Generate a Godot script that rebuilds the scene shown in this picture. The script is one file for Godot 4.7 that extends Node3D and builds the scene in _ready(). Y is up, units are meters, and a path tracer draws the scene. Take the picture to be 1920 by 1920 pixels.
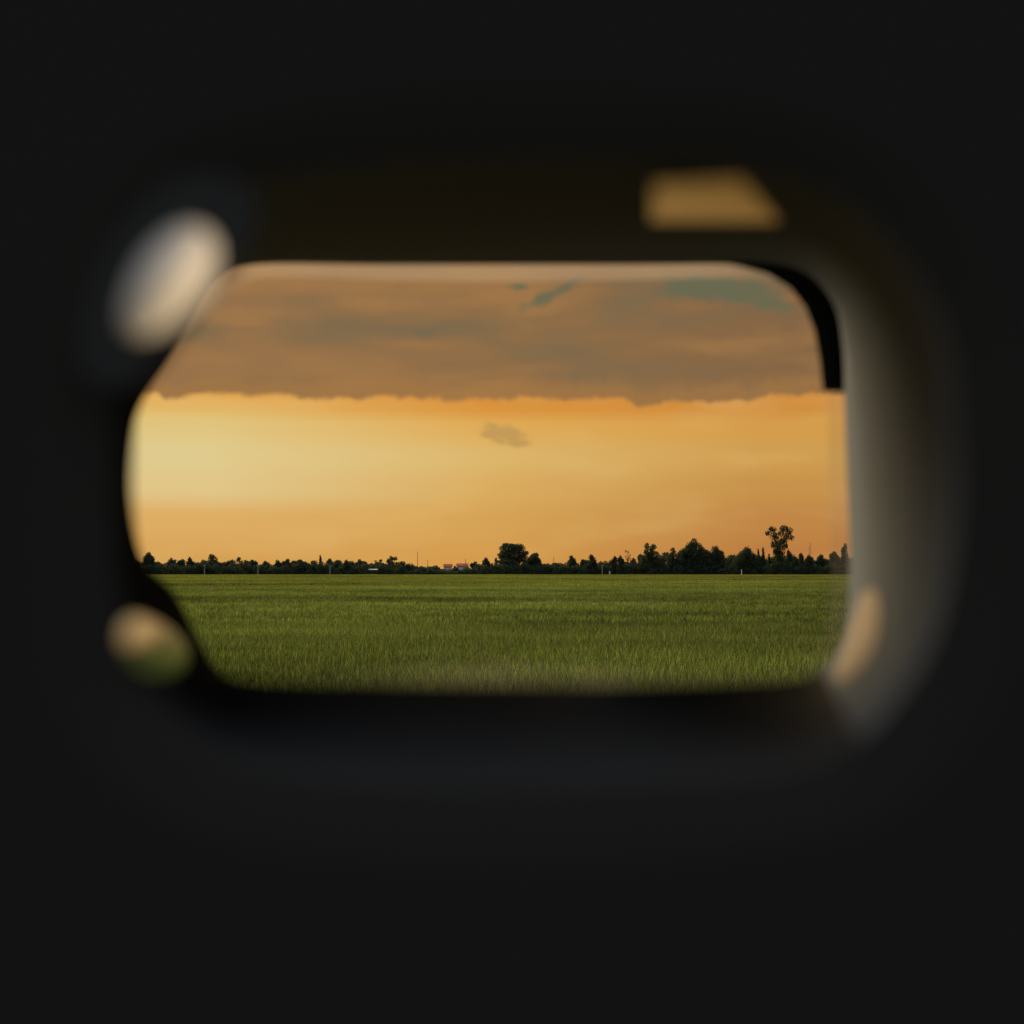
extends Node3D
# A rice field at sunset, seen through the viewfinder of a small film camera.
# Photo pixels are those of the 1920 x 1920 photograph; F is its focal length in pixels.

const F := 2637.6
const HORIZON := 1068.5
const EYE := Vector3(0, 2.1, 0)
const EDGE := 500.0            # metres to the far edge of the rice
const CROP := 0.5              # height of the rice
var PITCH := atan((HORIZON - 960.0) / F)
var rng := RandomNumberGenerator.new()
var taken := {}
var tone := FastNoiseLite.new()
var tone2 := FastNoiseLite.new()
var puff := FastNoiseLite.new()
var puff2 := FastNoiseLite.new()


func _ready() -> void:
	rng.seed = 7
	set_camera()
	set_sky()
	set_sun()
	set_ground()
	set_crop()
	set_trees()
	set_far_things()
	set_viewfinder()


# ---------------------------------------------------------------- camera and light

func set_camera() -> void:
	var c := Camera3D.new()
	c.name = "camera"
	add_child(c)
	c.position = EYE
	c.rotation.x = PITCH
	c.near = 0.002
	c.far = 6000.0
	c.fov = 40.0
	var lens := CameraAttributesPhysical.new()
	lens.frustum_focal_length = 12.0 / tan(deg_to_rad(20.0))
	lens.frustum_focus_distance = 260.0
	lens.frustum_near = 0.002
	lens.frustum_far = 6000.0
	lens.exposure_aperture = 84.0
	c.attributes = lens
	c.current = true


func set_sun() -> void:
	var s := DirectionalLight3D.new()
	s.name = "sun"
	add_child(s)
	s.light_energy = 1.6
	s.light_angular_distance = 24.0
	s.light_color = Color(1.0, 0.86, 0.66)
	s.shadow_enabled = true
	s.rotation = Vector3(deg_to_rad(-18.0), deg_to_rad(180.0 + 36.0), 0)


func set_sky() -> void:
	puff.seed = 11; puff.frequency = 1.0; puff.fractal_octaves = 4
	puff2.seed = 29; puff2.frequency = 1.0; puff2.fractal_octaves = 3
	var im := Image.create(512, 256, false, Image.FORMAT_RGBF)
	for y in 256:
		for x in 512:
			var az := (x + 0.5) / 512.0 * 360.0
			im.set_pixel(x, y, sky_color(az if az < 180.0 else az - 360.0, 90.0 - (y + 0.5) / 256.0 * 180.0))
	im.resize(4096, 2048, Image.INTERPOLATE_BILINEAR)
	for y in range(1024 - 230, 1036):
		for k in range(-260, 260):
			im.set_pixel(posmod(k, 4096), y, sky_color((k + 0.5) / 4096.0 * 360.0, 90.0 - (y + 0.5) / 2048.0 * 180.0))
	var p := PanoramaSkyMaterial.new()
	p.panorama = ImageTexture.create_from_image(im)
	var sky := Sky.new()
	sky.sky_material = p
	var e := Environment.new()
	e.background_mode = Environment.BG_SKY
	e.sky = sky
	e.tonemap_mode = Environment.TONE_MAPPER_LINEAR
	e.tonemap_exposure = 1.0
	e.sdfgi_enabled = true
	e.ssao_enabled = true
	e.ssil_enabled = true
	var w := WorldEnvironment.new()
	w.name = "world_environment"
	w.environment = e
	add_child(w)


func c8(r: float, g: float, b: float) -> Color:
	return Color(r / 255.0, g / 255.0, b / 255.0).srgb_to_linear()


func across(t: float, a: Color, b: Color, c: Color) -> Color:
	return a.lerp(b, clampf(t, 0, 1)) if t < 1.0 else b.lerp(c, clampf(t - 1.0, 0, 1))


## Radiance of the sky; az and el in degrees, az 0 straight ahead and growing to the right.
func sky_color(az: float, el: float) -> Color:
	var t := clampf((az + 12.0) / 11.0, 0.0, 2.0)
	# the clear strip between the horizon and the cloud deck
	var rows := [
		[0.0, c8(212, 158, 82), c8(212, 153, 76), c8(184, 120, 63)],
		[2.0, c8(222, 173, 100), c8(214, 163, 86), c8(192, 134, 70)],
		[3.3, c8(225, 198, 136), c8(218, 172, 96), c8(199, 146, 75)],
		[4.6, c8(224, 203, 142), c8(221, 182, 108), c8(208, 158, 82)],
		[5.8, c8(224, 196, 126), c8(224, 172, 88), c8(212, 156, 76)],
		[6.6, c8(226, 178, 96), c8(218, 148, 62), c8(208, 140, 62)],
		[7.3, c8(224, 152, 66), c8(212, 138, 58), c8(205, 132, 58)],
	]
	var strip: Color = across(t, rows[0][1], rows[0][2], rows[0][3])
	for i in range(1, rows.size()):
		var k := smoothstep(float(rows[i - 1][0]), float(rows[i][0]), el)
		strip = strip.lerp(across(t, rows[i][1], rows[i][2], rows[i][3]), k)
	var haze := puff2.get_noise_2d(az * 0.11 + 3.0, el * 0.42)
	strip = strip.lerp(c8(228, 190, 118), clampf(haze * 0.35, 0.0, 0.3))
	# one small cloud by itself in the clear strip
	var ca := (az - (-0.32)) / 1.25
	var ce := (el - 5.5 + ca * 0.26) / 0.50
	var lump := 1.0 - (ca * ca + ce * ce) + puff.get_noise_2d(az * 1.3, el * 2.2) * 0.8
	strip = strip.lerp(c8(192, 152, 88), smoothstep(0.0, 0.8, lump) * 0.9)
	# the cloud deck
	var base := 6.98 - 0.13 * smoothstep(-11.5, -8.0, az) + 0.17 * smoothstep(9.0, 13.0, az) - 0.24 * smoothstep(4.5, 5.2, az) * (1.0 - smoothstep(6.0, 12.0, az))
	base += puff.get_noise_2d(az * 0.5, 3.0) * 0.22 + puff.get_noise_2d(az * 1.4, el * 1.2) * 0.12
	base -= 0.25 * exp(-pow((az + 13.5) / 0.9, 2.0))
	var m := smoothstep(base - 0.05, base + 0.22, el)
	var ragged := puff2.get_noise_2d(az * 0.07, el * 0.36)
	var fine := puff.get_noise_2d(az * 0.16 + 40.0, el * 0.7)
	var deck := across(clampf((az + 12.0) / 12.0, 0.0, 2.0), c8(152, 114, 74), c8(146, 110, 71), c8(130, 100, 69))
	deck = deck.lerp(c8(120, 104, 76), clampf(0.1 + ragged * 1.1 + fine * 0.5, 0.0, 0.75))
	deck = deck.lerp(c8(174, 127, 74), clampf(-ragged * 0.6 - fine * 0.5 - 0.05, 0.0, 0.4))
	deck = deck.lerp(c8(166, 120, 68), 0.6 * exp(-pow((el - base - 0.35) / 0.45, 2.0)))
	# gaps in the deck where the blue above shows through
	var g := puff.get_noise_2d(az * 0.9 + 7.0, el * 1.6)
	var gap := exp(-pow((az - 1.5 - (el - 11.0) * 1.1) / 0.75, 2.0) - pow((el - 11.1 - (az - 1.5) * 0.35) / 0.33, 2.0)) + 0.8 * exp(-pow((az - 0.3) / 0.6, 2.0) - pow((el - 11.45) / 0.16, 2.0))
	gap += 1.25 * exp(-pow((az - 8.6) / 2.6, 4.0) - pow((el - 11.35 + 0.05 * pow(maxf(az - 7.0, 0.0), 2.0)) / 0.5, 2.0))
	gap += 0.4 * exp(-pow((az - 12.6) / 0.5, 2.0) - pow((el - 9.6) / 0.7, 2.0)) + 0.5 * exp(-pow((az + 3.2) / 1.0, 2.0) - pow((el - 9.6) / 0.4, 2.0))
	deck = deck.lerp(c8(101, 105, 80), smoothstep(0.2, 0.9, gap + g * 0.45 * minf(gap * 3.0, 1.0)) * 0.85)
	# overhead the deck loses the warm light and turns to the grey blue of dusk
	var high := smoothstep(14.0, 46.0, el)
	var grey := Color(0.218, 0.224, 0.232).lerp(Color(0.62, 0.65, 0.70), smoothstep(14.0, 60.0, el)) * (1.0 + 0.3 * puff2.get_noise_2d(az * 0.03, el * 0.06))
	deck = deck.lerp(grey, high)
	var c := strip.lerp(deck, m)
	# away from the sunset the whole sky turns to that grey too
	var away := smoothstep(25.0, 120.0, absf(az + 12.0))
	c = c.lerp(grey, away)
	c.a = 1.0
	return c


# ---------------------------------------------------------------- helpers

func lin(r: float, g: float, b: float) -> Color:
	return Color(r, g, b).linear_to_srgb()


func mat(called: String, c: Color, rough: float, spec := 0.5, metal := 0.0) -> StandardMaterial3D:
	var m := StandardMaterial3D.new()
	m.resource_name = called
	m.albedo_color = c
	m.roughness = rough
	m.metallic_specular = spec
	m.metallic = metal
	return m


func numbered(called: String) -> String:
	var n: int = taken.get(called, 0)
	taken[called] = n + 1
	return called if n == 0 else "%s_%03d" % [called, n]


func tag(o: Node, label: String, category: String, group := "") -> void:
	o.set_meta("label", label)
	o.set_meta("category", category)
	if group:
		o.set_meta("group", group)


func thing(called: String, at: Vector3, label: String, category: String, group := "") -> Node3D:
	var o := Node3D.new()
	o.name = numbered(called)
	add_child(o)
	o.position = at
	tag(o, label, category, group)
	return o


func obj(called: String, mesh: Mesh, m: Material, parent: Node) -> MeshInstance3D:
	var o := MeshInstance3D.new()
	o.name = called
	o.mesh = mesh
	o.material_override = m
	parent.add_child(o, true)
	return o


func tri_mesh(v: PackedVector3Array, c := PackedColorArray()) -> ArrayMesh:
	var a := []
	a.resize(Mesh.ARRAY_MAX)
	a[Mesh.ARRAY_VERTEX] = v
	if c.size():
		a[Mesh.ARRAY_COLOR] = c
	var m := ArrayMesh.new()
	m.add_surface_from_arrays(Mesh.PRIMITIVE_TRIANGLES, a)
	return m


## A quad whose front looks towards a point.
func quad(st: SurfaceTool, a: Vector3, b: Vector3, c: Vector3, d: Vector3, seen_from: Vector3) -> void:
	var n := (c - a).cross(b - a)
	if n.length_squared() < 1e-30:
		n = (d - a).cross(c - a)
	if n.dot(seen_from - a) < 0.0:
		for p in [a, d, c, a, c, b]:
			st.add_vertex(p)
	else:
		for p in [a, b, c, a, c, d]:
			st.add_vertex(p)


func begin(smooth := false) -> SurfaceTool:
	var st := SurfaceTool.new()
	st.begin(Mesh.PRIMITIVE_TRIANGLES)
	st.set_smooth_group(0 if smooth else -1)
	return st


func done(st: SurfaceTool) -> ArrayMesh:
	st.index()
	st.generate_normals()
	return st.commit()


func tube(st: SurfaceTool, a: Vector3, b: Vector3, ra: float, rb: float, sides := 7) -> void:
	var d := (b - a).normalized()
	var s := d.cross(Vector3.RIGHT if absf(d.x) < 0.8 else Vector3.UP).normalized()
	var t := d.cross(s)
	for k in sides:
		var p := TAU * k / sides
		var q := TAU * (k + 1) / sides
		var e := s * cos(p) + t * sin(p)
		var f := s * cos(q) + t * sin(q)
		quad(st, a + e * ra, a + f * ra, b + f * rb, b + e * rb, a + (e + f) * 50.0)
		for end in [[b, rb, d], [a, ra, -d]]:
			var o: Vector3 = end[0]
			var r: float = end[1]
			var w: Vector3 = end[2]
			if r > 0.0:
				var p0 := o
				var p1 := o + e * r
				var p2 := o + f * r
				if (p2 - p0).cross(p1 - p0).dot(w) < 0.0:
					var hold := p1
					p1 = p2
					p2 = hold
				for v in [p0, p1, p2]:
					st.add_vertex(v)


func block(st: SurfaceTool, lo: Vector3, hi: Vector3) -> void:
	var v := []
	for k in 8:
		v.append(Vector3(hi.x if k & 1 else lo.x, hi.y if k & 2 else lo.y, hi.z if k & 4 else lo.z))
	var mid := (lo + hi) / 2.0
	for f in [[0, 1, 3, 2], [4, 5, 7, 6], [0, 1, 5, 4], [2, 3, 7, 6], [0, 2, 6, 4], [1, 3, 7, 5]]:
		var centre: Vector3 = (v[f[0]] + v[f[1]] + v[f[2]] + v[f[3]]) / 4.0
		quad(st, v[f[0]], v[f[1]], v[f[2]], v[f[3]], centre + (centre - mid) * 10.0)


## Where a far upright thing stands: photo column and distance ahead give the spot on the ground.
func spot(px: float, ahead: float) -> Vector3:
	return Vector3((px - 960.0) / F * ahead, 0.0, -ahead)


## Height above the ground of a photo row at a distance.
func height(py: float, ahead: float) -> float:
	return EYE.y + (HORIZON - py) / F * ahead


# ---------------------------------------------------------------- ground and crop

func noise_texture(freq: float, dark: Color, light: Color, s: int) -> NoiseTexture2D:
	var n := FastNoiseLite.new()
	n.seed = s
	n.frequency = freq
	n.fractal_octaves = 5
	var ramp := Gradient.new()
	ramp.set_color(0, dark)
	ramp.set_color(1, light)
	var t := NoiseTexture2D.new()
	t.width = 512
	t.height = 512
	t.seamless = true
	t.noise = n
	t.color_ramp = ramp
	return t


func set_ground() -> void:
	var soil := mat("soil", Color.WHITE, 0.95, 0.2)
	soil.albedo_texture = noise_texture(0.02, lin(0.018, 0.022, 0.008), lin(0.045, 0.05, 0.018), 3)
	soil.uv1_triplanar = true
	soil.uv1_world_triplanar = true
	soil.uv1_scale = Vector3.ONE * 0.07
	var plane := PlaneMesh.new()
	plane.size = Vector2(9000, 9000)
	var g := obj("ground", plane, soil, self)
	g.position = Vector3(0, 0, -1000)
	g.set_meta("kind", "structure")
	# low earth bank that ends the rice
	var st := begin()
	var n := 90
	for i in n:
		var x0 := -260.0 + 520.0 * i / n
		var x1 := -260.0 + 520.0 * (i + 1) / n
		var y0 := 0.42 + 0.10 * sin(i * 1.7) + 0.06 * sin(i * 0.63)
		var y1 := 0.42 + 0.10 * sin((i + 1) * 1.7) + 0.06 * sin((i + 1) * 0.63)
		quad(st, Vector3(x0, 0, -EDGE - 0.4), Vector3(x1, 0, -EDGE - 0.4), Vector3(x1, y1, -EDGE - 1.1), Vector3(x0, y0, -EDGE - 1.1), EYE)
		quad(st, Vector3(x0, y0, -EDGE - 1.1), Vector3(x1, y1, -EDGE - 1.1), Vector3(x1, y1, -EDGE - 2.2), Vector3(x0, y0, -EDGE - 2.2), Vector3(0, 90, -EDGE))
		quad(st, Vector3(x0, y0, -EDGE - 2.2), Vector3(x1, y1, -EDGE - 2.2), Vector3(x1, 0, -EDGE - 3.2), Vector3(x0, 0, -EDGE - 3.2), Vector3(0, 9, -EDGE - 90))
	var bank := obj("earth_bank", done(st), soil, self)
	bank.set_meta("kind", "structure")


## A tuft of rice: blades that rise, lean out and taper.
func tuft(blades: int, spread: float, wide: float, joints: int, s: int) -> ArrayMesh:
	var r := RandomNumberGenerator.new()
	r.seed = s
	var v := PackedVector3Array()
	var c := PackedColorArray()
	for k in blades:
		var foot := Vector3(r.randf_range(-spread, spread), 0, r.randf_range(-spread, spread))
		var turn := r.randf() * TAU
		var out := Vector3(cos(turn), 0, sin(turn))
		var face := r.randf() * TAU
		var side := Vector3(cos(face), 0, sin(face)) * wide * r.randf_range(0.7, 1.3) * 0.5
		var tall := CROP * r.randf_range(0.6, 1.15)
		var lean := tall * r.randf_range(0.05, 0.38)
		var shade := pow(2.0, r.randf_range(-1.9, 1.15))
		var warm := r.randf_range(0.86, 1.28)
		var col := Color(shade * warm, shade, shade * 0.9)
		if joints == 1:
			v.append_array([foot - side, foot + out * lean + Vector3.UP * tall, foot + side])
			for i in 3:
				c.append(col)
			continue
		var mid := foot + out * lean * 0.3 + Vector3.UP * tall * 0.6
		var tip := foot + out * lean + Vector3.UP * tall * r.randf_range(0.93, 1.0)
		v.append_array([foot - side * 0.7, mid - side, mid + side, foot - side * 0.7, mid + side, foot + side * 0.7, mid - side, tip, mid + side])
		for i in 9:
			c.append(col)
	return tri_mesh(v, c)


func set_crop() -> void:
	tone.seed = 5; tone.frequency = 1.0; tone.fractal_octaves = 4
	tone2.seed = 17; tone2.frequency = 1.0; tone2.fractal_octaves = 3
	var leaf := mat("rice_leaf", lin(0.172, 0.238, 0.055), 0.75, 0.3)
	leaf.vertex_color_use_as_albedo = true
	leaf.backlight_enabled = true
	leaf.backlight = lin(0.7, 0.72, 0.5)
	var crop := Node3D.new()
	crop.name = "rice_crop"
	add_child(crop)
	crop.set_meta("kind", "stuff")
	tag(crop, "even green rice crop filling the whole flat field", "rice")
	var bands := [[5.0, 46.0, 0.20, tuft(15, 0.085, 0.017, 2, 1)], [46.0, 140.0, 0.6, tuft(60, 0.34, 0.05, 2, 2)], [140.0, EDGE, 1.35, tuft(110, 0.75, 0.13, 1, 3)]]
	for b in bands:
		var step: float = b[2]
		var near: float = b[0]
		var far: float = b[1]
		var data := PackedFloat32Array()
		var n := 0
		var z := near
		while z < far:
			var half := z * 0.42 + 8.0
			var x := -half + rng.randf() * step
			while x < half:
				var p := Vector3(x + rng.randf_range(-0.4, 0.4) * step, 0, -z - rng.randf_range(-0.4, 0.4) * step)
				var a := rng.randf() * TAU
				var big := tone.get_noise_2d(p.x * 0.012, p.z * 0.03)
				var patch := tone2.get_noise_2d(p.x * 0.07, p.z * 0.22)
				var s := 1.0 + 0.10 * tone.get_noise_2d(p.x * 0.35 + 90.0, p.z * 0.35) + 0.10 * patch + rng.randf_range(-0.07, 0.07)
				var k := cos(a) * s
				var w := sin(a) * s
				var v := 1.0 + 0.75 * big + 0.5 * patch + rng.randf_range(-0.32, 0.32)
				# the crop is riper and yellower towards the far side
				var ripe := smoothstep(40.0, 330.0, z) * (0.75 + 1.2 * tone2.get_noise_2d(p.x * 0.006 + 50.0, p.z * 0.05))
				data.append_array([k, 0, w, p.x, 0, s, 0, 0, -w, 0, k, p.z, v * (1.0 + 0.32 * ripe), v * (1.0 + 0.16 * ripe), v * (1.0 - 0.1 * ripe), 1.0])
				n += 1
				x += step
			z += step
		var mm := MultiMesh.new()
		mm.transform_format = MultiMesh.TRANSFORM_3D
		mm.use_colors = true
		mm.mesh = b[3]
		mm.instance_count = n
		mm.buffer = data
		var o := MultiMeshInstance3D.new()
		o.name = "rice_plants"
		o.multimesh = mm
		o.material_override = leaf
		o.set_meta("kind", "stuff")
		crop.add_child(o, true)


# ---------------------------------------------------------------- trees

var bark: StandardMaterial3D
var foliage: StandardMaterial3D


## A crown of leaf clumps filling the given blobs: [centre, radii].
func crown(blobs: Array, clumps: int, size: float, hue: Color, r: RandomNumberGenerator, fill := 0.45, hang := 0.0) -> ArrayMesh:
	var v := PackedVector3Array()
	var c := PackedColorArray()
	var weights := []
	var total := 0.0
	for b in blobs:
		var q: Vector3 = b[1]
		total += q.x * q.y
		weights.append(total)
	for k in clumps:
		var pick := r.randf() * total
		var i := 0
		while weights[i] < pick:
			i += 1
		var d := Vector3(r.randfn(), r.randfn(), r.randfn()).normalized()
		var at: Vector3 = blobs[i][0] + blobs[i][1] * d * lerpf(fill, 1.06, sqrt(r.randf()))
		var n := (d + Vector3(r.randfn(), r.randfn(), r.randfn()) * 0.7).normalized()
		var s := n.cross(Vector3(r.randfn(), r.randfn(), r.randfn())).normalized()
		var t := n.cross(s)
		if hang > 0.0 and r.randf() < hang:
			t = (t + Vector3.DOWN * 1.6).normalized()
		var e := size * r.randf_range(0.55, 1.35)
		var wide := e * r.randf_range(0.35, 0.7)
		var bend := n * e * 0.25
		var shade := r.randf_range(0.6, 1.4)
		var col := Color(hue.r * shade * r.randf_range(0.85, 1.25), hue.g * shade, hue.b * shade)
		v.append_array([at - t * e * 0.5 - bend, at + s * wide * 0.5, at + t * e * 0.5 - bend, at - t * e * 0.5 - bend, at + t * e * 0.5 - bend, at - s * wide * 0.5])
		for j in 6:
			c.append(col)
	return tri_mesh(v, c)


func trunk(tall: float, thick: float, blobs: Array, r: RandomNumberGenerator) -> ArrayMesh:
	var st := begin()
	var at := Vector3.ZERO
	var wide := thick
	for k in 4:
		var to := Vector3(r.randf_range(-0.05, 0.05) * tall * 0.5, tall * (k + 1) / 4.0, r.randf_range(-0.05, 0.05) * tall * 0.5)
		tube(st, at, to, wide, wide * 0.8)
		wide *= 0.8
		at = to
	for b in blobs:
		var goal: Vector3 = b[0]
		var from := Vector3(0, minf(tall * r.randf_range(0.5, 0.95), goal.y), 0)
		var half := from.lerp(goal, 0.5) + Vector3(0, -0.06 * tall, 0)
		tube(st, from, half, thick * 0.42, thick * 0.3, 5)
		tube(st, half, goal, thick * 0.3, thick * 0.1, 5)
	return done(st)


## Where along the row something stands, told by a thing nearby that can be found; "" where there is none.
func beside(px: float) -> String:
	var best := 46.0
	var words := ""
	for a in [[280, "the knobbly round tree"], [384, "the pale post by the dark tree"], [484, "the pale concrete post between low trees"], [619, "the pale concrete post below a bushy tree"], [700, "the tin-roofed hut"], [783, "the tall lone mast"], [853, "the red-roofed houses"], [963, "the broad double-domed tree"], [1038, "the mast by the double-domed tree"], [1143, "the small white marker and concrete post"], [1219, "the two-topped conical tree"], [1303, "the tall round-headed tree"], [1390, "the white marker before the darkest trees"], [1461, "the tallest forked tree"], [1519, "the two thin masts"], [1583, "the tall round end tree"]]:
		if absf(px - a[0]) < best:
			best = absf(px - a[0])
			words = " near " + str(a[1])
	return words


func tree(px: float, top: float, wide_px: float, kind: String, label := "", ahead := 0.0) -> void:
	var r := RandomNumberGenerator.new()
	r.seed = int(px * 31.0 + top * 7.0)
	if ahead == 0.0:
		ahead = EDGE + 7.0 + r.randf() * 16.0
	var h := height(top, ahead)
	var w := wide_px / F * ahead
	var blobs := []
	var clumps := 900
	var size := 0.62
	var fill := 0.4
	var hang := 0.0
	var stem := 0.55
	var hue := Color(0.070, 0.098, 0.064)
	match kind:
		"round":
			blobs.append([Vector3(0, h * 0.60, 0), Vector3(w * 0.40, h * 0.30, w * 0.4)])
			for k in 6:
				var a := TAU * k / 6.0 + r.randf()
				var e := r.randf_range(0.17, 0.26)
				blobs.append([Vector3(cos(a) * w * 0.29, h * r.randf_range(0.42, 0.78), sin(a) * w * 0.29), Vector3(w * e, h * e * 0.72, w * e)])
			blobs.append([Vector3(r.randf_range(-0.12, 0.12) * w, h * 0.86, 0), Vector3(w * 0.22, h * 0.14, w * 0.22)])
			blobs.append([Vector3(0, h * 0.28, 0), Vector3(w * 0.6, h * 0.26, w * 0.5)])
			clumps = int(clampf(w * h * 60.0, 1100, 4500))
		"airy":
			for k in 9:
				var a := TAU * k / 9.0 * 2.0 + r.randf()
				var e := r.randf_range(0.10, 0.19)
				var up := r.randf_range(0.55, 0.94)
				blobs.append([Vector3(cos(a) * w * 0.38 * (1.25 - up * 0.5), h * up, sin(a) * w * 0.33), Vector3(w * e, h * e * 0.55, w * e)])
			blobs.append([Vector3(0, h * 0.30, 0), Vector3(w * 0.6, h * 0.26, w * 0.4)])
			clumps = int(clampf(w * h * 34.0, 800, 2200))
			size = 0.5
			stem = 0.8
			hue = Color(0.076, 0.104, 0.056)
		"spire":
			for k in 6:
				var q := k / 5.0
				blobs.append([Vector3(r.randf_range(-0.06, 0.06) * w, h * (0.2 + 0.72 * q), 0), Vector3(w * lerpf(0.7, 0.2, q), h * 0.13, w * lerpf(0.7, 0.2, q))])
			clumps = int(clampf(w * h * 45.0, 500, 2200))
			stem = 0.9
		"mound":
			for k in 11:
				var x := r.randf_range(-0.44, 0.44)
				blobs.append([Vector3(x * w, h * r.randf_range(0.45, 0.84) * (1.0 - absf(x) * 0.5), r.randf_range(-1.5, 1.5)), Vector3(w * r.randf_range(0.12, 0.2), h * r.randf_range(0.16, 0.26), 2.2)])
			blobs.append([Vector3(r.randf_range(-0.1, 0.1) * w, h * 0.84, 0), Vector3(w * 0.16, h * 0.16, 1.6)])
			blobs.append([Vector3(0, h * 0.28, 0), Vector3(w * 0.5, h * 0.26, 2.5)])
			clumps = int(clampf(w * h * 48.0, 1400, 5000))
			stem = 0.5
		"great":     # the broad double-domed tree in the middle
			for b in [[-0.20, 0.80, 0.30, 0.17], [0.16, 0.82, 0.24, 0.14], [0.40, 0.68, 0.13, 0.07], [-0.34, 0.60, 0.22, 0.13], [0.05, 0.62, 0.34, 0.2], [0.30, 0.50, 0.22, 0.15], [-0.12, 0.42, 0.34, 0.16], [0.0, 0.2, 0.42, 0.2], [-0.05, 0.90, 0.13, 0.07], [-0.27, 0.92, 0.12, 0.065], [-0.46, 0.42, 0.12, 0.06]]:
				blobs.append([Vector3(b[0] * w, b[1] * h, r.randf_range(-1, 1)), Vector3(b[2] * w, b[3] * h, b[2] * w)])
			clumps = 8000
			stem = 0.6
			fill = 0.25
		"twin":      # cone of leaves with two tops
			for b in [[-0.13, 0.90, 0.10, 0.10], [0.12, 0.87, 0.12, 0.09], [-0.05, 0.72, 0.20, 0.14], [0.10, 0.62, 0.26, 0.14], [-0.15, 0.50, 0.28, 0.14], [0.18, 0.42, 0.32, 0.15], [-0.2, 0.3, 0.32, 0.16], [0.1, 0.2, 0.5, 0.2]]:
				blobs.append([Vector3(b[0] * w, b[1] * h, r.randf_range(-0.7, 0.7)), Vector3(b[2] * w, b[3] * h, 2.4)])
			clumps = 5000
		"lofty":     # the tall open tree with a forked, heart-shaped crown and hanging sprays
			for b in [[-0.24, 0.90, 0.15, 0.07], [0.17, 0.93, 0.15, 0.07], [0.33, 0.88, 0.14, 0.08], [-0.38, 0.83, 0.10, 0.05], [0.06, 0.84, 0.12, 0.07], [-0.16, 0.78, 0.16, 0.07], [0.27, 0.78, 0.17, 0.08], [0.40, 0.74, 0.10, 0.05], [-0.10, 0.68, 0.15, 0.07], [0.14, 0.68, 0.14, 0.07], [-0.02, 0.58, 0.21, 0.08], [-0.20, 0.60, 0.08, 0.07], [0.20, 0.58, 0.09, 0.06], [0.0, 0.48, 0.20, 0.09], [-0.16, 0.46, 0.08, 0.08], [0.02, 0.38, 0.19, 0.10], [0.0, 0.25, 0.2, 0.13]]:
				blobs.append([Vector3(b[0] * w, b[1] * h, r.randf_range(-0.9, 0.9)), Vector3(b[2] * w, b[3] * h, b[2] * w)])
			clumps = 3600
			size = 0.62
			hang = 0.5
			fill = 0.1
			stem = 0.72
			hue = Color(0.062, 0.086, 0.054)
		"bare":      # thin reddish crown, few leaves left
			for b in [[-0.25, 0.92, 0.16, 0.05], [0.05, 0.90, 0.14, 0.06], [0.28, 0.78, 0.14, 0.05], [-0.35, 0.72, 0.13, 0.05], [0.1, 0.7, 0.16, 0.05], [-0.1, 0.6, 0.13, 0.05], [0.35, 0.62, 0.12, 0.05]]:
				blobs.append([Vector3(b[0] * w, b[1] * h, r.randf_range(-0.5, 0.5)), Vector3(b[2] * w, b[3] * h, b[2] * w)])
			clumps = 150
			size = 0.34
			stem = 0.85
			hue = Color(0.11, 0.045, 0.02)
	var words := {
		"round": "dark round leafy tree",
		"airy": "loose airy tree with gappy crown",
		"spire": "narrow pointed tree",
		"mound": "broad low dense tree",
	}
	var o := thing("tree", spot(px, ahead), label if label else str(words[kind]) + (beside(px) if beside(px) else " at the far field edge"), "tree", "" if label else "row of trees beyond the field")
	var crown_node := obj("crown", crown(blobs, clumps, size, hue, r, fill, hang), foliage, o)
	crown_node.rotation.y = 0.0
	obj("trunk", trunk(h * stem, clampf(h * 0.022, 0.07, 0.34), blobs, r), bark, o)


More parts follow.
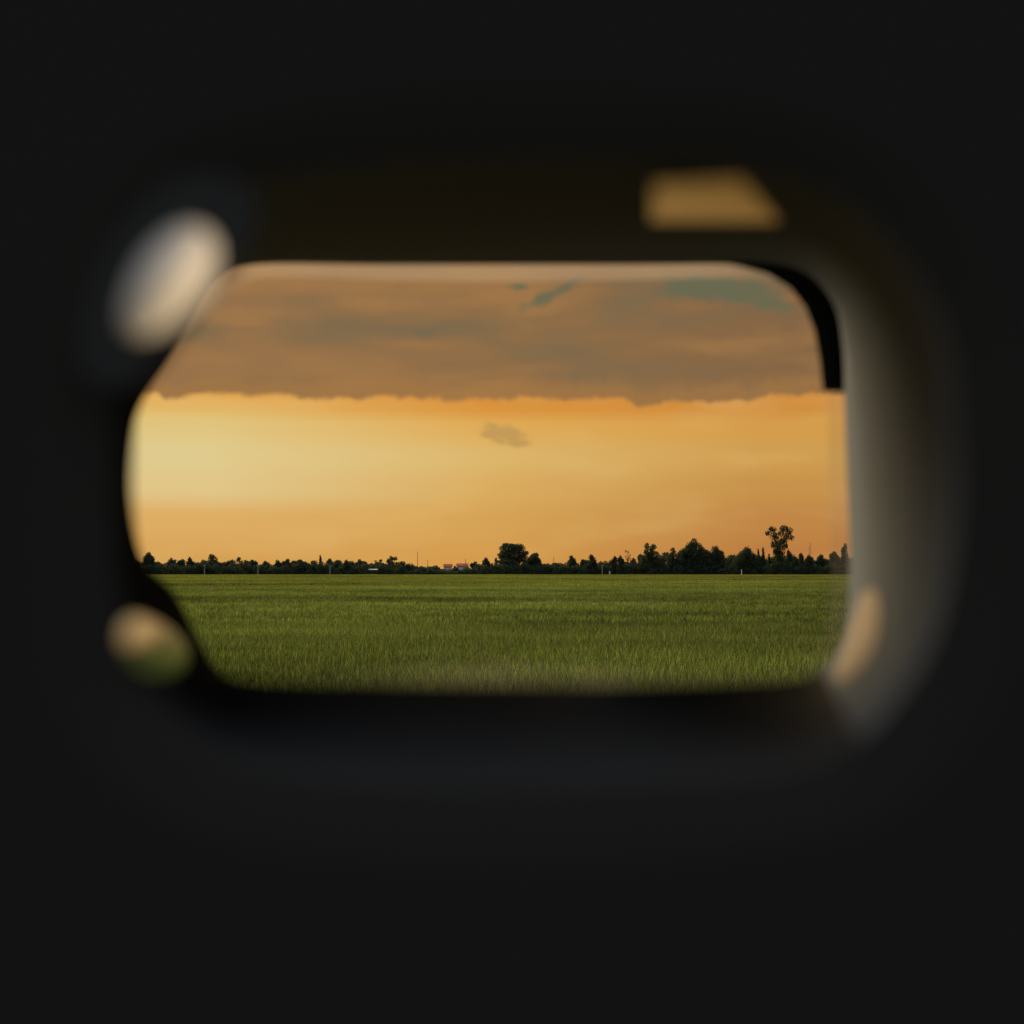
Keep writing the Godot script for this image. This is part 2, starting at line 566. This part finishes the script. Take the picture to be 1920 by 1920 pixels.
func set_trees() -> void:
	rng.seed = 41
	bark = mat("bark", lin(0.05, 0.042, 0.032), 0.95, 0.2)
	foliage = mat("foliage", Color.WHITE, 0.8, 0.2)
	foliage.vertex_color_use_as_albedo = true
	foliage.backlight_enabled = true
	foliage.backlight = lin(0.5, 0.55, 0.36)
	# notable trees
	tree(963, 1017, 54, "great", "broad double-domed dark tree, widest of the middle of the row")
	tree(1461, 984, 56, "lofty", "tallest tree, open forked crown with hanging sprays above the row")
	tree(1219, 1018, 50, "twin", "dense conical tree with two tops beside the thin reddish tree")
	tree(1177, 1030, 15, "bare", "thin reddish nearly bare tree standing against the sky")
	tree(1303, 1009, 34, "round", "tall round-headed tree rising out of a dense grove")
	tree(1001, 1036, 30, "round", "round tree leaning against the broad double-domed tree")
	tree(399, 1038, 26, "round", "dark full tree just beside a pale concrete post")
	tree(735, 1039, 21, "airy", "airy tree with a gappy top near the thin tall mast")
	tree(280, 1035, 23, "round", "round tree with a knobbly top at the dark end of the row")
	tree(1583, 1018, 16, "round", "tall round tree at the end of the row beside paler trees")
	# the rest of the row: column, top, width
	for a in [[205, 1040, 40], [243, 1042, 34], [323, 1046, 17], [341, 1048, 15], [357, 1044, 17], [427, 1051, 24], [475, 1049, 17], [497, 1051, 18], [522, 1049, 18], [538, 1047, 18], [566, 1049, 27], [588, 1051, 18], [618, 1046, 13], [634, 1050, 18], [651, 1049, 15], [674, 1048, 16], [764, 1057, 16], [890, 1053, 18], [912, 1045, 16], [1073, 1041, 20], [1092, 1048, 13], [1110, 1039, 21], [1152, 1042, 13], [1164, 1041, 13], [1189, 1046, 16], [1479, 1030, 13], [1501, 1036, 16], [1516, 1040, 19], [1538, 1039, 22], [1565, 1033, 22], [1610, 1034, 30], [1640, 1026, 30], [165, 1044, 30]]:
		tree(a[0], a[1], a[2], "round")
	for a in [[454, 1045, 23], [709, 1049, 20], [755, 1052, 12], [1130, 1050, 18]]:
		tree(a[0], a[1], a[2], "airy")
	for a in [[601, 1042, 8], [930, 1047, 11], [1422, 1030, 9], [1431, 1028, 9], [1442, 1040, 8]]:
		tree(a[0], a[1], a[2], "spire")
	for a in [[380, 1051, 30], [1262, 1027, 34], [1340, 1023, 36], [1320, 1026, 44], [1290, 1024, 44], [1372, 1039, 26], [1398, 1028, 48], [1452, 1040, 26], [1490, 1040, 24], [815, 1060, 30], [853, 1061, 10], [1040, 1055, 50]]:
		tree(a[0], a[1], a[2], "mound")
	# the lower, denser second rank
	var column := 150.0
	while column < 1690.0:
		var t := 1051.0
		for e in [[760, 1060], [812, 1065], [892, 1054], [1060, 1050], [1195, 1037], [1420, 1043], [1500, 1045]]:
			if column > e[0]:
				t = e[1]
		tree(column, t + rng.randf_range(-2.0, 4.0), rng.randf_range(34.0, 46.0), "mound", "", EDGE + 24.0 + rng.randf() * 8.0)
		column += rng.randf_range(18.0, 28.0)
	# undergrowth
	var shapes := []
	for k in 9:
		var r := RandomNumberGenerator.new()
		r.seed = 300 + k
		var blobs := []
		for i in 6:
			blobs.append([Vector3(r.randf_range(-1.5, 1.5), r.randf_range(0.6, 2.2), r.randf_range(-0.8, 0.8)), Vector3(r.randf_range(0.6, 1.2), r.randf_range(0.5, 0.9), r.randf_range(0.6, 1.1))])
		blobs.append([Vector3(0, 0.7, 0), Vector3(2.0, 0.9, 1.1)])
		shapes.append([crown(blobs, 620, 0.42, Color(0.070, 0.098, 0.064) if k % 3 else Color(0.085, 0.115, 0.065), r, 0.3), trunk(1.5, 0.06, blobs, r)])
	var px := 150.0
	var i := 0
	while px < 1690.0:
		var ahead := EDGE + 6.0 + rng.randf() * 5.0
		var o := thing("shrub", spot(px, ahead), ("paler green shrub" if i % 3 == 0 else "dark shrub") + " at the field edge" + beside(px), "shrub", "undergrowth along the far field edge")
		var s: Array = shapes[i % shapes.size()]        # every third shape is paler
		obj("foliage", s[0], foliage, o)
		obj("stem", s[1], bark, o)
		o.rotation.y = rng.randf() * TAU
		var tall := rng.randf_range(1.1, 1.75) if px < 760.0 or px > 880.0 else rng.randf_range(0.7, 0.95)
		o.scale = Vector3(rng.randf_range(1.0, 1.4), tall, rng.randf_range(1.0, 1.4))
		px += rng.randf_range(8.5, 12.5)
		i += 1


# ---------------------------------------------------------------- small things at the far side

func set_far_things() -> void:
	var concrete := mat("concrete", lin(0.33, 0.33, 0.31), 0.9)
	var white := mat("white_paint", lin(0.78, 0.78, 0.76), 0.7)
	var plaster := mat("plaster", lin(0.62, 0.6, 0.56), 0.9)
	var roof_tile := mat("roof_tile", lin(0.50, 0.085, 0.03), 0.8)
	var steel := mat("galvanised_steel", lin(0.12, 0.12, 0.12), 0.6)
	var timber := mat("weathered_timber", lin(0.035, 0.028, 0.02), 0.9)
	var tin := mat("pale_tin", lin(0.5, 0.52, 0.5), 0.55)
	var glass := mat("dark_window", lin(0.02, 0.025, 0.03), 0.1)
	var cloth := mat("straw_cloth", lin(0.5, 0.3, 0.13), 0.9)
	# pale concrete posts before the trees
	var posts := [[384, "pale concrete post beside the dark full tree"], [484, "pale concrete post between low round trees, cross-arm on top"], [619, "pale concrete post below a small bushy tree"], [1129, "pale concrete post in a dip of the tree row"]]
	for a in posts:
		var ahead := EDGE + 2.6
		var h := height(1059.5, ahead)
		var o := thing("concrete_post", spot(a[0], ahead), a[1], "post", "concrete posts along the field edge")
		var st := begin()
		tube(st, Vector3.ZERO, Vector3(0, h, 0), 0.17, 0.11, 10)
		obj("shaft", done(st), concrete, o)
		st = begin()
		block(st, Vector3(-0.45, h - 0.28, -0.05), Vector3(0.45, h - 0.18, 0.05))
		obj("cross_arm", done(st), concrete, o)
		for x in [-0.38, 0.0, 0.38]:
			st = begin()
			tube(st, Vector3(x, h - 0.18, 0), Vector3(x, h - 0.03, 0), 0.045, 0.03, 8)
			obj("insulator", done(st), white, o)
	# thin masts behind the trees
	var masts := [[783, 1034, "tall thin mast standing alone above the low bushes"], [802, 1050, "short thin mast near the tall thin mast"], [873, 1048, "thin mast beside the red roof"], [1038, 1045, "thin mast right of the broad double-domed tree"], [1517, 1024, "shorter of two thin masts standing side by side"], [1520, 1018, "taller of two thin masts standing side by side"]]
	for a in masts:
		var ahead := 545.0
		var h := height(a[1], ahead)
		var o := thing("mast", spot(a[0], ahead), a[2], "mast")
		var st := begin()
		tube(st, Vector3.ZERO, Vector3(0, h, 0), 0.15, 0.06, 8)
		obj("pole", done(st), steel, o)
		st = begin()
		for k in 3:
			tube(st, Vector3(-0.35 + k * 0.1, h - 0.3 - k * 0.5, 0), Vector3(0.35 - k * 0.1, h - 0.3 - k * 0.5, 0), 0.035, 0.035, 6)
		obj("antenna", done(st), steel, o)
	# two houses with red roofs
	for a in [[867, 1056.5, 6.4, "house with a long red tiled roof behind the bushes"], [840, 1057.5, 4.6, "smaller house with red roof and white gable behind the bushes"]]:
		var ahead := 840.0
		var ridge := height(a[1], ahead)
		var w: float = a[2]
		var o := thing("house", spot(a[0], ahead), a[3], "house")
		var eave := ridge - 1.5
		var st := begin()
		block(st, Vector3(-w / 2, 0, -3.0), Vector3(w / 2, eave, 3.0))
		obj("wall", done(st), plaster, o)
		st = begin()
		var x := w / 2 + 0.4
		quad(st, Vector3(-x, eave, 3.5), Vector3(x, eave, 3.5), Vector3(x, ridge, 0), Vector3(-x, ridge, 0), Vector3(0, 99, 99))
		quad(st, Vector3(-x, eave, -3.5), Vector3(x, eave, -3.5), Vector3(x, ridge, 0), Vector3(-x, ridge, 0), Vector3(0, 99, -99))
		quad(st, Vector3(-x, eave - 0.15, 3.5), Vector3(x, eave - 0.15, 3.5), Vector3(x, eave, 3.5), Vector3(-x, eave, 3.5), Vector3(0, 0, 99))
		for s in [-1.0, 1.0]:
			quad(st, Vector3(s * x, eave, 3.5), Vector3(s * x, eave, -3.5), Vector3(s * x, ridge, 0), Vector3(s * x, ridge, 0), Vector3(s * 99, 0, 0))
		obj("roof", done(st), roof_tile, o)
		for s in [-0.3, 0.3]:
			st = begin()
			block(st, Vector3(s * w - 0.5, 1.2, 2.9), Vector3(s * w + 0.5, 2.4, 3.03))
			obj("window", done(st), glass, o)
		st = begin()
		block(st, Vector3(-0.45, 0, 2.9), Vector3(0.45, 2.1, 3.03))
		obj("door", done(st), timber, o)
	# open hut with a pale roof
	var ah := EDGE + 3.0
	var hut := thing("field_hut", spot(700, ah), "small open hut with a pale tin roof under the trees", "hut")
	var st2 := begin()
	var hh := height(1066.5, ah)
	quad(st2, Vector3(-1.6, hh - 0.35, 1.2), Vector3(1.6, hh - 0.35, 1.2), Vector3(1.6, hh, -1.2), Vector3(-1.6, hh, -1.2), Vector3(0, 50, 50))
	quad(st2, Vector3(-1.6, hh - 0.43, 1.2), Vector3(1.6, hh - 0.43, 1.2), Vector3(1.6, hh - 0.08, -1.2), Vector3(-1.6, hh - 0.08, -1.2), Vector3(0, -50, 50))
	quad(st2, Vector3(-1.6, hh - 0.43, 1.2), Vector3(1.6, hh - 0.43, 1.2), Vector3(1.6, hh - 0.35, 1.2), Vector3(-1.6, hh - 0.35, 1.2), Vector3(0, 0, 50))
	obj("roof", done(st2), tin, hut)
	for x in [-1.45, 1.45]:
		for z in [-1.05, 1.05]:
			st2 = begin()
			tube(st2, Vector3(x, 0, z), Vector3(x, hh - 0.3, z), 0.06, 0.05, 6)
			obj("post", done(st2), timber, hut)
	st2 = begin()
	block(st2, Vector3(-1.4, 0.9, -1.0), Vector3(1.4, 1.15, 0.9))
	obj("platform", done(st2), timber, hut)
	# white marker stones at the field edge
	for a in [[1143, "small white marker post below the pale concrete post"], [1390, "small white marker post before the darkest trees"]]:
		var mk := thing("marker_post", spot(a[0], EDGE - 3.0), a[1], "marker post")
		var top := height(1068.0 if a[0] > 1200 else 1071.0, EDGE - 3.0)
		st2 = begin()
		block(st2, Vector3(-0.15, 0, -0.15), Vector3(0.15, top - 0.12, 0.15))
		obj("post", done(st2), white, mk)
		st2 = begin()
		tube(st2, Vector3(0, top - 0.12, 0), Vector3(0, top, 0), 0.2, 0.04, 8)
		obj("cap", done(st2), white, mk)
	# stake with a bundle tied to it, out in the rice
	var d := 108.0
	var stake := thing("field_stake", spot(395, d), "dark leaning stake with a small straw bundle out in the rice", "stake")
	var sh := height(1093.0, d)
	st2 = begin()
	tube(st2, Vector3(0.03, 0, 0), Vector3(-0.03, sh, 0), 0.028, 0.018, 7)
	obj("stick", done(st2), timber, stake)
	st2 = begin(true)
	for k in 4:
		var y0: float = [0.40, 0.48, 0.62, 0.72][k]
		var y1: float = [0.48, 0.62, 0.72, 0.80][k]
		var r0: float = [0.05, 0.11, 0.12, 0.06][k]
		var r1: float = [0.11, 0.12, 0.06, 0.03][k]
		tube(st2, Vector3(0.10, y0, 0.05), Vector3(0.10, y1, 0.05), r0, r1, 9)
	obj("bundle", done(st2), cloth, stake)


# ---------------------------------------------------------------- the viewfinder

## Front opening and eyepiece of the finder, as photo column, photo row and depth of the two ends of its tunnel.
const TUNNEL := [
	[480, 496, 55, 430, 345, 13], [700, 496, 55, 700, 305, 13], [960, 496, 55, 960, 292, 13], [1200, 496, 55, 1200, 292, 13],
	[1390, 496, 55, 1400, 305, 13], [1500, 512, 54, 1560, 360, 13], [1560, 570, 53, 1665, 445, 13], [1578, 650, 52, 1745, 555, 13],
	[1582, 733, 51, 1782, 660, 13], [1584, 790, 50, 1792, 760, 13], [1587, 880, 48, 1798, 880, 13], [1592, 1000, 46, 1792, 1000, 13],
	[1592, 1120, 42, 1765, 1150, 13], [1578, 1205, 38, 1710, 1270, 13], [1540, 1257, 32, 1610, 1385, 13], [1470, 1278, 26, 1480, 1445, 13],
	[1200, 1283, 19, 1200, 1470, 13], [960, 1283, 19, 960, 1475, 13], [700, 1280, 19, 700, 1470, 13], [480, 1275, 21, 470, 1440, 13],
	[412, 1255, 28, 355, 1385, 13], [368, 1190, 36, 270, 1310, 13], [325, 1110, 38, 226, 1200, 13], [268, 1050, 34, 214, 1080, 13],
	[250, 950, 24, 210, 950, 13], [250, 850, 24, 210, 850, 13], [262, 764, 34, 213, 750, 13], [322, 668, 44, 222, 610, 13],
	[366, 592, 50, 262, 480, 13], [410, 526, 53, 340, 395, 13],
]
const STEPS := 5
var inner := PackedVector3Array()
var outer := PackedVector3Array()
var body_low := Vector3(-0.078, -0.056, 0.0)


## A point in the finder's own axes: x right, y up from the camera body's base, z towards the photographer.
func own(px: float, py: float, depth: float) -> Vector3:
	return Vector3((px - 960.0) / F * depth, (960.0 - py) / F * depth + 0.056, 0.030 - depth)


## A point of the tunnel wall: place along the loop and share of the way from the front opening to the eyepiece.
func wall(i: int, t: float) -> Vector3:
	var k := posmod(i, inner.size())
	return inner[k].lerp(outer[k], t)


## The same with a share that is even in the picture, a hair inside the wall.
func facet(along: float, share: float, proud: float) -> Vector3:
	var i := int(floor(along))
	var near := wall(i, 1.0).lerp(wall(i + 1, 1.0), along - i)
	var far := wall(i, 0.0).lerp(wall(i + 1, 0.0), along - i)
	var zi := 0.030 - far.z
	var zo := 0.030 - near.z
	var p := far.lerp(near, share * zi / (zo + share * (zi - zo)))
	return p + (Vector3(0, 0.056, p.z) - p).normalized() * proud


func st_glint(o: Node3D, glass: Material, frame: Material) -> void:
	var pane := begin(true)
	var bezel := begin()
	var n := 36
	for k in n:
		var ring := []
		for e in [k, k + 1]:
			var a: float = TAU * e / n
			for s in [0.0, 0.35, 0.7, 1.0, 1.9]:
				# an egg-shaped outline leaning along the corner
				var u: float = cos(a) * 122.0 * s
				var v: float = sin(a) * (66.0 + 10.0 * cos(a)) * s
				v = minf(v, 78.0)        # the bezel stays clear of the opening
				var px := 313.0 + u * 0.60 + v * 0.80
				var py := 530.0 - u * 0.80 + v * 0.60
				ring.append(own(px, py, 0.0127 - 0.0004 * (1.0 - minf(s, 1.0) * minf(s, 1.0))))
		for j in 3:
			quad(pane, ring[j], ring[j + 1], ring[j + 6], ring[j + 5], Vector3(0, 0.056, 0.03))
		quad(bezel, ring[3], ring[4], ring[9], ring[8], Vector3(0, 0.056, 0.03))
	obj("glint_pane", done(pane), glass, o)
	obj("glint_bezel", done(bezel), frame, o)


func set_viewfinder() -> void:
	var n := TUNNEL.size()
	for i in n:
		for k in STEPS:
			var t := k / float(STEPS)
			var e := []
			for j in 6:
				var p0: float = TUNNEL[posmod(i - 1, n)][j]
				var p1: float = TUNNEL[i][j]
				var p2: float = TUNNEL[(i + 1) % n][j]
				var p3: float = TUNNEL[(i + 2) % n][j]
				e.append(0.5 * (2.0 * p1 + (p2 - p0) * t + (2.0 * p0 - 5.0 * p1 + 4.0 * p2 - p3) * t * t + (3.0 * p1 - p0 - 3.0 * p2 + p3) * t * t * t))
			inner.append(own(e[0], e[1], e[2] * 0.001))
			outer.append(own(e[3], e[4], e[5] * 0.001))
	var shell := mat("black_body_plastic", lin(0.034, 0.033, 0.033), 0.9, 0.1)
	var cool_tint_wall := mat("cool_lit_plastic", lin(0.092, 0.125, 0.175), 0.75, 0.14)  # blue cast painted in for cool light on the tunnel walls
	var rubber := mat("grey_rubber", lin(0.036, 0.035, 0.034), 0.95, 0.1)
	var opal := mat("glint_opal_glass", lin(0.66, 0.74, 0.86), 0.9, 0.1)  # pale bluish colour keeps the imitated glint white
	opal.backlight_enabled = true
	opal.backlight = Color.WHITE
	var glow_strip := mat("edge_glow_sheet", lin(0.85, 0.74, 0.62), 0.9, 0.1)  # see-through warm pale colour imitates the edge glow
	glow_strip.albedo_color.a = 0.2
	glow_strip.transparency = BaseMaterial3D.TRANSPARENCY_ALPHA
	glow_strip.backlight_enabled = true
	glow_strip.backlight = Color.WHITE
	var dark := mat("flocked_black_lining", lin(0.05, 0.052, 0.055), 1.0, 0.0)
	var satin := mat("satin_brown_plastic", lin(0.04, 0.028, 0.026), 0.4, 0.42)
	var gloss := mat("polished_black_plastic", lin(0.02, 0.018, 0.02), 0.2, 0.45)
	var steel := mat("glint_blue_metal", lin(0.04, 0.18, 0.85), 0.13, 0.5, 1.0)  # deep blue base tints the mirrored sky into a cooler glint
	var chrome := mat("chrome", lin(0.55, 0.55, 0.55), 0.2, 0.5, 1.0)
	var leather := mat("black_leatherette", lin(0.02, 0.02, 0.02), 0.8, 0.3)
	var o := Node3D.new()
	o.name = "film_camera"
	add_child(o)
	o.transform = Transform3D(Basis(Vector3.RIGHT, PITCH), EYE) * Transform3D(Basis(), Vector3(0, -0.056, -0.030))
	tag(o, "black film camera whose dark viewfinder tunnel frames the rice field", "camera")
	# tunnel walls: [from, to, material]; the last one runs on past the start of the loop
	for w in [[14, 27, dark], [27, 44, cool_tint_wall]]:
		var st := begin(true)
		for i in range(w[0] * STEPS, w[1] * STEPS):
			for k in 8:
				if i >= 27 * STEPS and i < 30 * STEPS - 2 and k >= 6:
					continue        # hole added behind the pane that imitates a glint
				var a := k / 8.0
				var b := (k + 1) / 8.0
				quad(st, wall(i, a), wall(i + 1, a), wall(i + 1, b), wall(i, b), Vector3(0, 0.057, 0.005))
		obj("tunnel_wall", done(st), w[2], o)
	# polished facets added in the corners of the tunnel to make its glints: middle and half length along the loop, middle and half width across the wall
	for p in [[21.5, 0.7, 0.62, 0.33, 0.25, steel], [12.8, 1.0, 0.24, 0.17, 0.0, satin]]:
		var st := begin(true)
		var rings := 6
		var parts := 28
		for k in parts:
			for j in rings:
				var c := []
				for e in [[k, j], [k + 1, j], [k + 1, j + 1], [k, j + 1]]:
					var turn: float = TAU * e[0] / parts
					var away: float = e[1] / float(rings)
					var along := cos(turn) * away
					c.append(facet((p[0] + along * p[1]) * STEPS, p[2] + sin(turn) * away * p[3] + along * p[4], 0.00004 + 0.00012 * (1.0 - away * away)))
				quad(st, c[0], c[1], c[2], c[3], Vector3(0, 0.057, 0.005))
		obj("glint_facet", done(st), p[5], o)
	# opal pane added to imitate the pale corner glint, with its dark bezel
	st_glint(o, opal, dark)
	# pale strip added inside the front opening to imitate its edge glow
	var fr := begin()
	for i in range(-2 * STEPS, 19 * STEPS):
		var edge := []
		for h: int in [posmod(i, inner.size()), posmod(i + 1, inner.size())]:
			var p := inner[h] + Vector3(0, 0, -0.0006)
			var depth := 0.030 - p.z
			var d := (Vector3(0.0, 0.056 - 0.0009, p.z) - p).normalized()
			edge.append(p - d * 0.0006)
			edge.append(p + d * depth * 26.0 / F)
		quad(fr, edge[0], edge[2], edge[3], edge[1], Vector3(0, 0.056, 0.03))
	obj("edge_glow_strip", done(fr), glow_strip, o)
	# dark mask added in one corner of the opening, imitating a dark reflection
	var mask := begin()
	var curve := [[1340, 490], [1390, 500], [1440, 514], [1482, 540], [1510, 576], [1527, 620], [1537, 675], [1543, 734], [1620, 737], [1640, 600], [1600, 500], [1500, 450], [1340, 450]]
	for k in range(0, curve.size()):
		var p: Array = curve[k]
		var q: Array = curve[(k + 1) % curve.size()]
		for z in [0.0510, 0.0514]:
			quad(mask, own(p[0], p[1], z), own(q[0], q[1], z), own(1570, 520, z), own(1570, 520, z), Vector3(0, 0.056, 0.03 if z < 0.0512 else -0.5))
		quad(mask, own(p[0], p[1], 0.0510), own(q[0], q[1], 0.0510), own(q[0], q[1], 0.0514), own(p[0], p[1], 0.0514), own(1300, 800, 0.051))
	obj("dark_reflection_mask", done(mask), dark, o)
	# polished ramp in the tunnel's ceiling
	var ramp := [own(1228, 345, 0.015), own(1390, 337, 0.015), own(1462, 415, 0.0207), own(1220, 415, 0.0207)]
	var st := begin()
	quad(st, ramp[0], ramp[1], ramp[2], ramp[3], Vector3(0, 0.05, 0.0))
	var up := Vector3(0, 0.00008, 0)
	for k in 4:
		quad(st, ramp[k], ramp[(k + 1) % 4], ramp[(k + 1) % 4] + up, ramp[k] + up, (ramp[k] + ramp[(k + 1) % 4]) * 0.5 + ((ramp[k] + ramp[(k + 1) % 4]) * 0.5 - (ramp[0] + ramp[2]) * 0.5) * 50.0)
	obj("reflector_plate", done(st), gloss, o)
	# body: back with the eyepiece hole, sides, front
	var lo := Vector3(-0.078, 0.0, -0.026)
	var hi := Vector3(0.046, 0.074, 0.01712)
	var back := begin()
	var front := begin()
	var side := begin()
	var rim := begin(true)
	var m := inner.size()
	var centre := Vector3(0.0, 0.057, 0.0)
	for i in m:
		var j := (i + 1) % m
		var q := [outer[i], outer[j]]
		var lip := []
		var far := []
		var fin := []
		for h in 2:
			var p: Vector3 = q[h]
			var d := Vector3(p.x - centre.x, p.y - centre.y, 0).normalized()
			lip.append(Vector3(p.x, p.y, hi.z) + d * 0.0007)
			var reach := 1e9
			if absf(d.x) > 1e-6:
				reach = minf(reach, ((hi.x if d.x > 0 else lo.x) - centre.x) / d.x)
			if absf(d.y) > 1e-6:
				reach = minf(reach, ((hi.y if d.y > 0 else lo.y) - centre.y) / d.y)
			far.append(Vector3(centre.x + d.x * reach, centre.y + d.y * reach, hi.z))
			fin.append(Vector3(centre.x + d.x * reach, centre.y + d.y * reach, lo.z))
		var mids := []
		for h in 2:
			mids.append((q[h] as Vector3).lerp(lip[h], 0.35) + Vector3(0, 0, 0.00003))
		quad(rim, q[0], q[1], mids[1], mids[0], Vector3(0, 0.057, 0.06))
		quad(rim, mids[0], mids[1], lip[1], lip[0], Vector3(0, 0.057, 0.06))
		quad(back, lip[0], lip[1], far[1], far[0], Vector3(0, 0.04, 1.0))
		if i >= 26 * STEPS and i < 30 * STEPS:
			continue        # opening added so the sun reaches the glint pane
		quad(side, far[0], far[1], fin[1], fin[0], centre + (far[0] - centre) * 50.0)
		quad(front, fin[0], fin[1], inner[j], inner[i], Vector3(0, 0.04, -1.0))
	obj("eyepiece_rim", done(rim), rubber, o)
	obj("back_cover", done(back), shell, o)
	obj("body_band", done(side), leather, o)
	obj("front_cover", done(front), leather, o)
	# lens and controls
	st = begin()
	for r in [[0.024, 0.024, -0.026, -0.034], [0.020, 0.020, -0.034, -0.046], [0.022, 0.0215, -0.046, -0.050]]:
		tube(st, Vector3(-0.016, 0.021, r[2]), Vector3(-0.016, 0.021, r[3]), r[0], r[1], 40)
	obj("lens_barrel", done(st), shell, o)
	st = begin(true)
	tube(st, Vector3(0.030, 0.074, -0.004), Vector3(0.030, 0.077, -0.004), 0.006, 0.0055, 24)
	obj("shutter_button", done(st), chrome, o)
	st = begin(true)
	tube(st, Vector3(-0.060, 0.074, -0.004), Vector3(-0.060, 0.081, -0.004), 0.0095, 0.009, 30)
	obj("rewind_knob", done(st), chrome, o)
	# the tripod that carries it
	var tripod := thing("tripod", Vector3(-0.016, 0, -0.030), "black tripod carrying the film camera at the field edge", "tripod")
	var top := EYE.y - 0.058
	st = begin()
	tube(st, Vector3(0, top - 0.012, 0), Vector3(0, top, 0), 0.024, 0.026, 24)
	tube(st, Vector3(0, top - 0.06, 0), Vector3(0, top - 0.012, 0), 0.017, 0.017, 20)
	obj("head", done(st), shell, tripod)
	st = begin()
	tube(st, Vector3(0, top - 0.55, 0), Vector3(0, top - 0.06, 0), 0.013, 0.013, 16)
	obj("centre_column", done(st), shell, tripod)
	st = begin()
	tube(st, Vector3(0, top - 0.20, 0), Vector3(0, top - 0.13, 0), 0.034, 0.034, 20)
	obj("collar", done(st), shell, tripod)
	for k in 3:
		var out := Vector3(sin(TAU * k / 3.0), 0, cos(TAU * k / 3.0))
		var hip := Vector3(0, top - 0.165, 0) + out * 0.036
		var foot := out * 0.62
		st = begin()
		tube(st, hip, hip.lerp(foot, 0.5), 0.015, 0.015, 12)
		tube(st, hip.lerp(foot, 0.48), foot, 0.011, 0.010, 12)
		var leg := obj("leg", done(st), shell, tripod)
		st = begin()
		tube(st, foot, foot + Vector3(0, 0.03, 0), 0.018, 0.014, 12)
		obj("rubber_foot", done(st), rubber, leg)
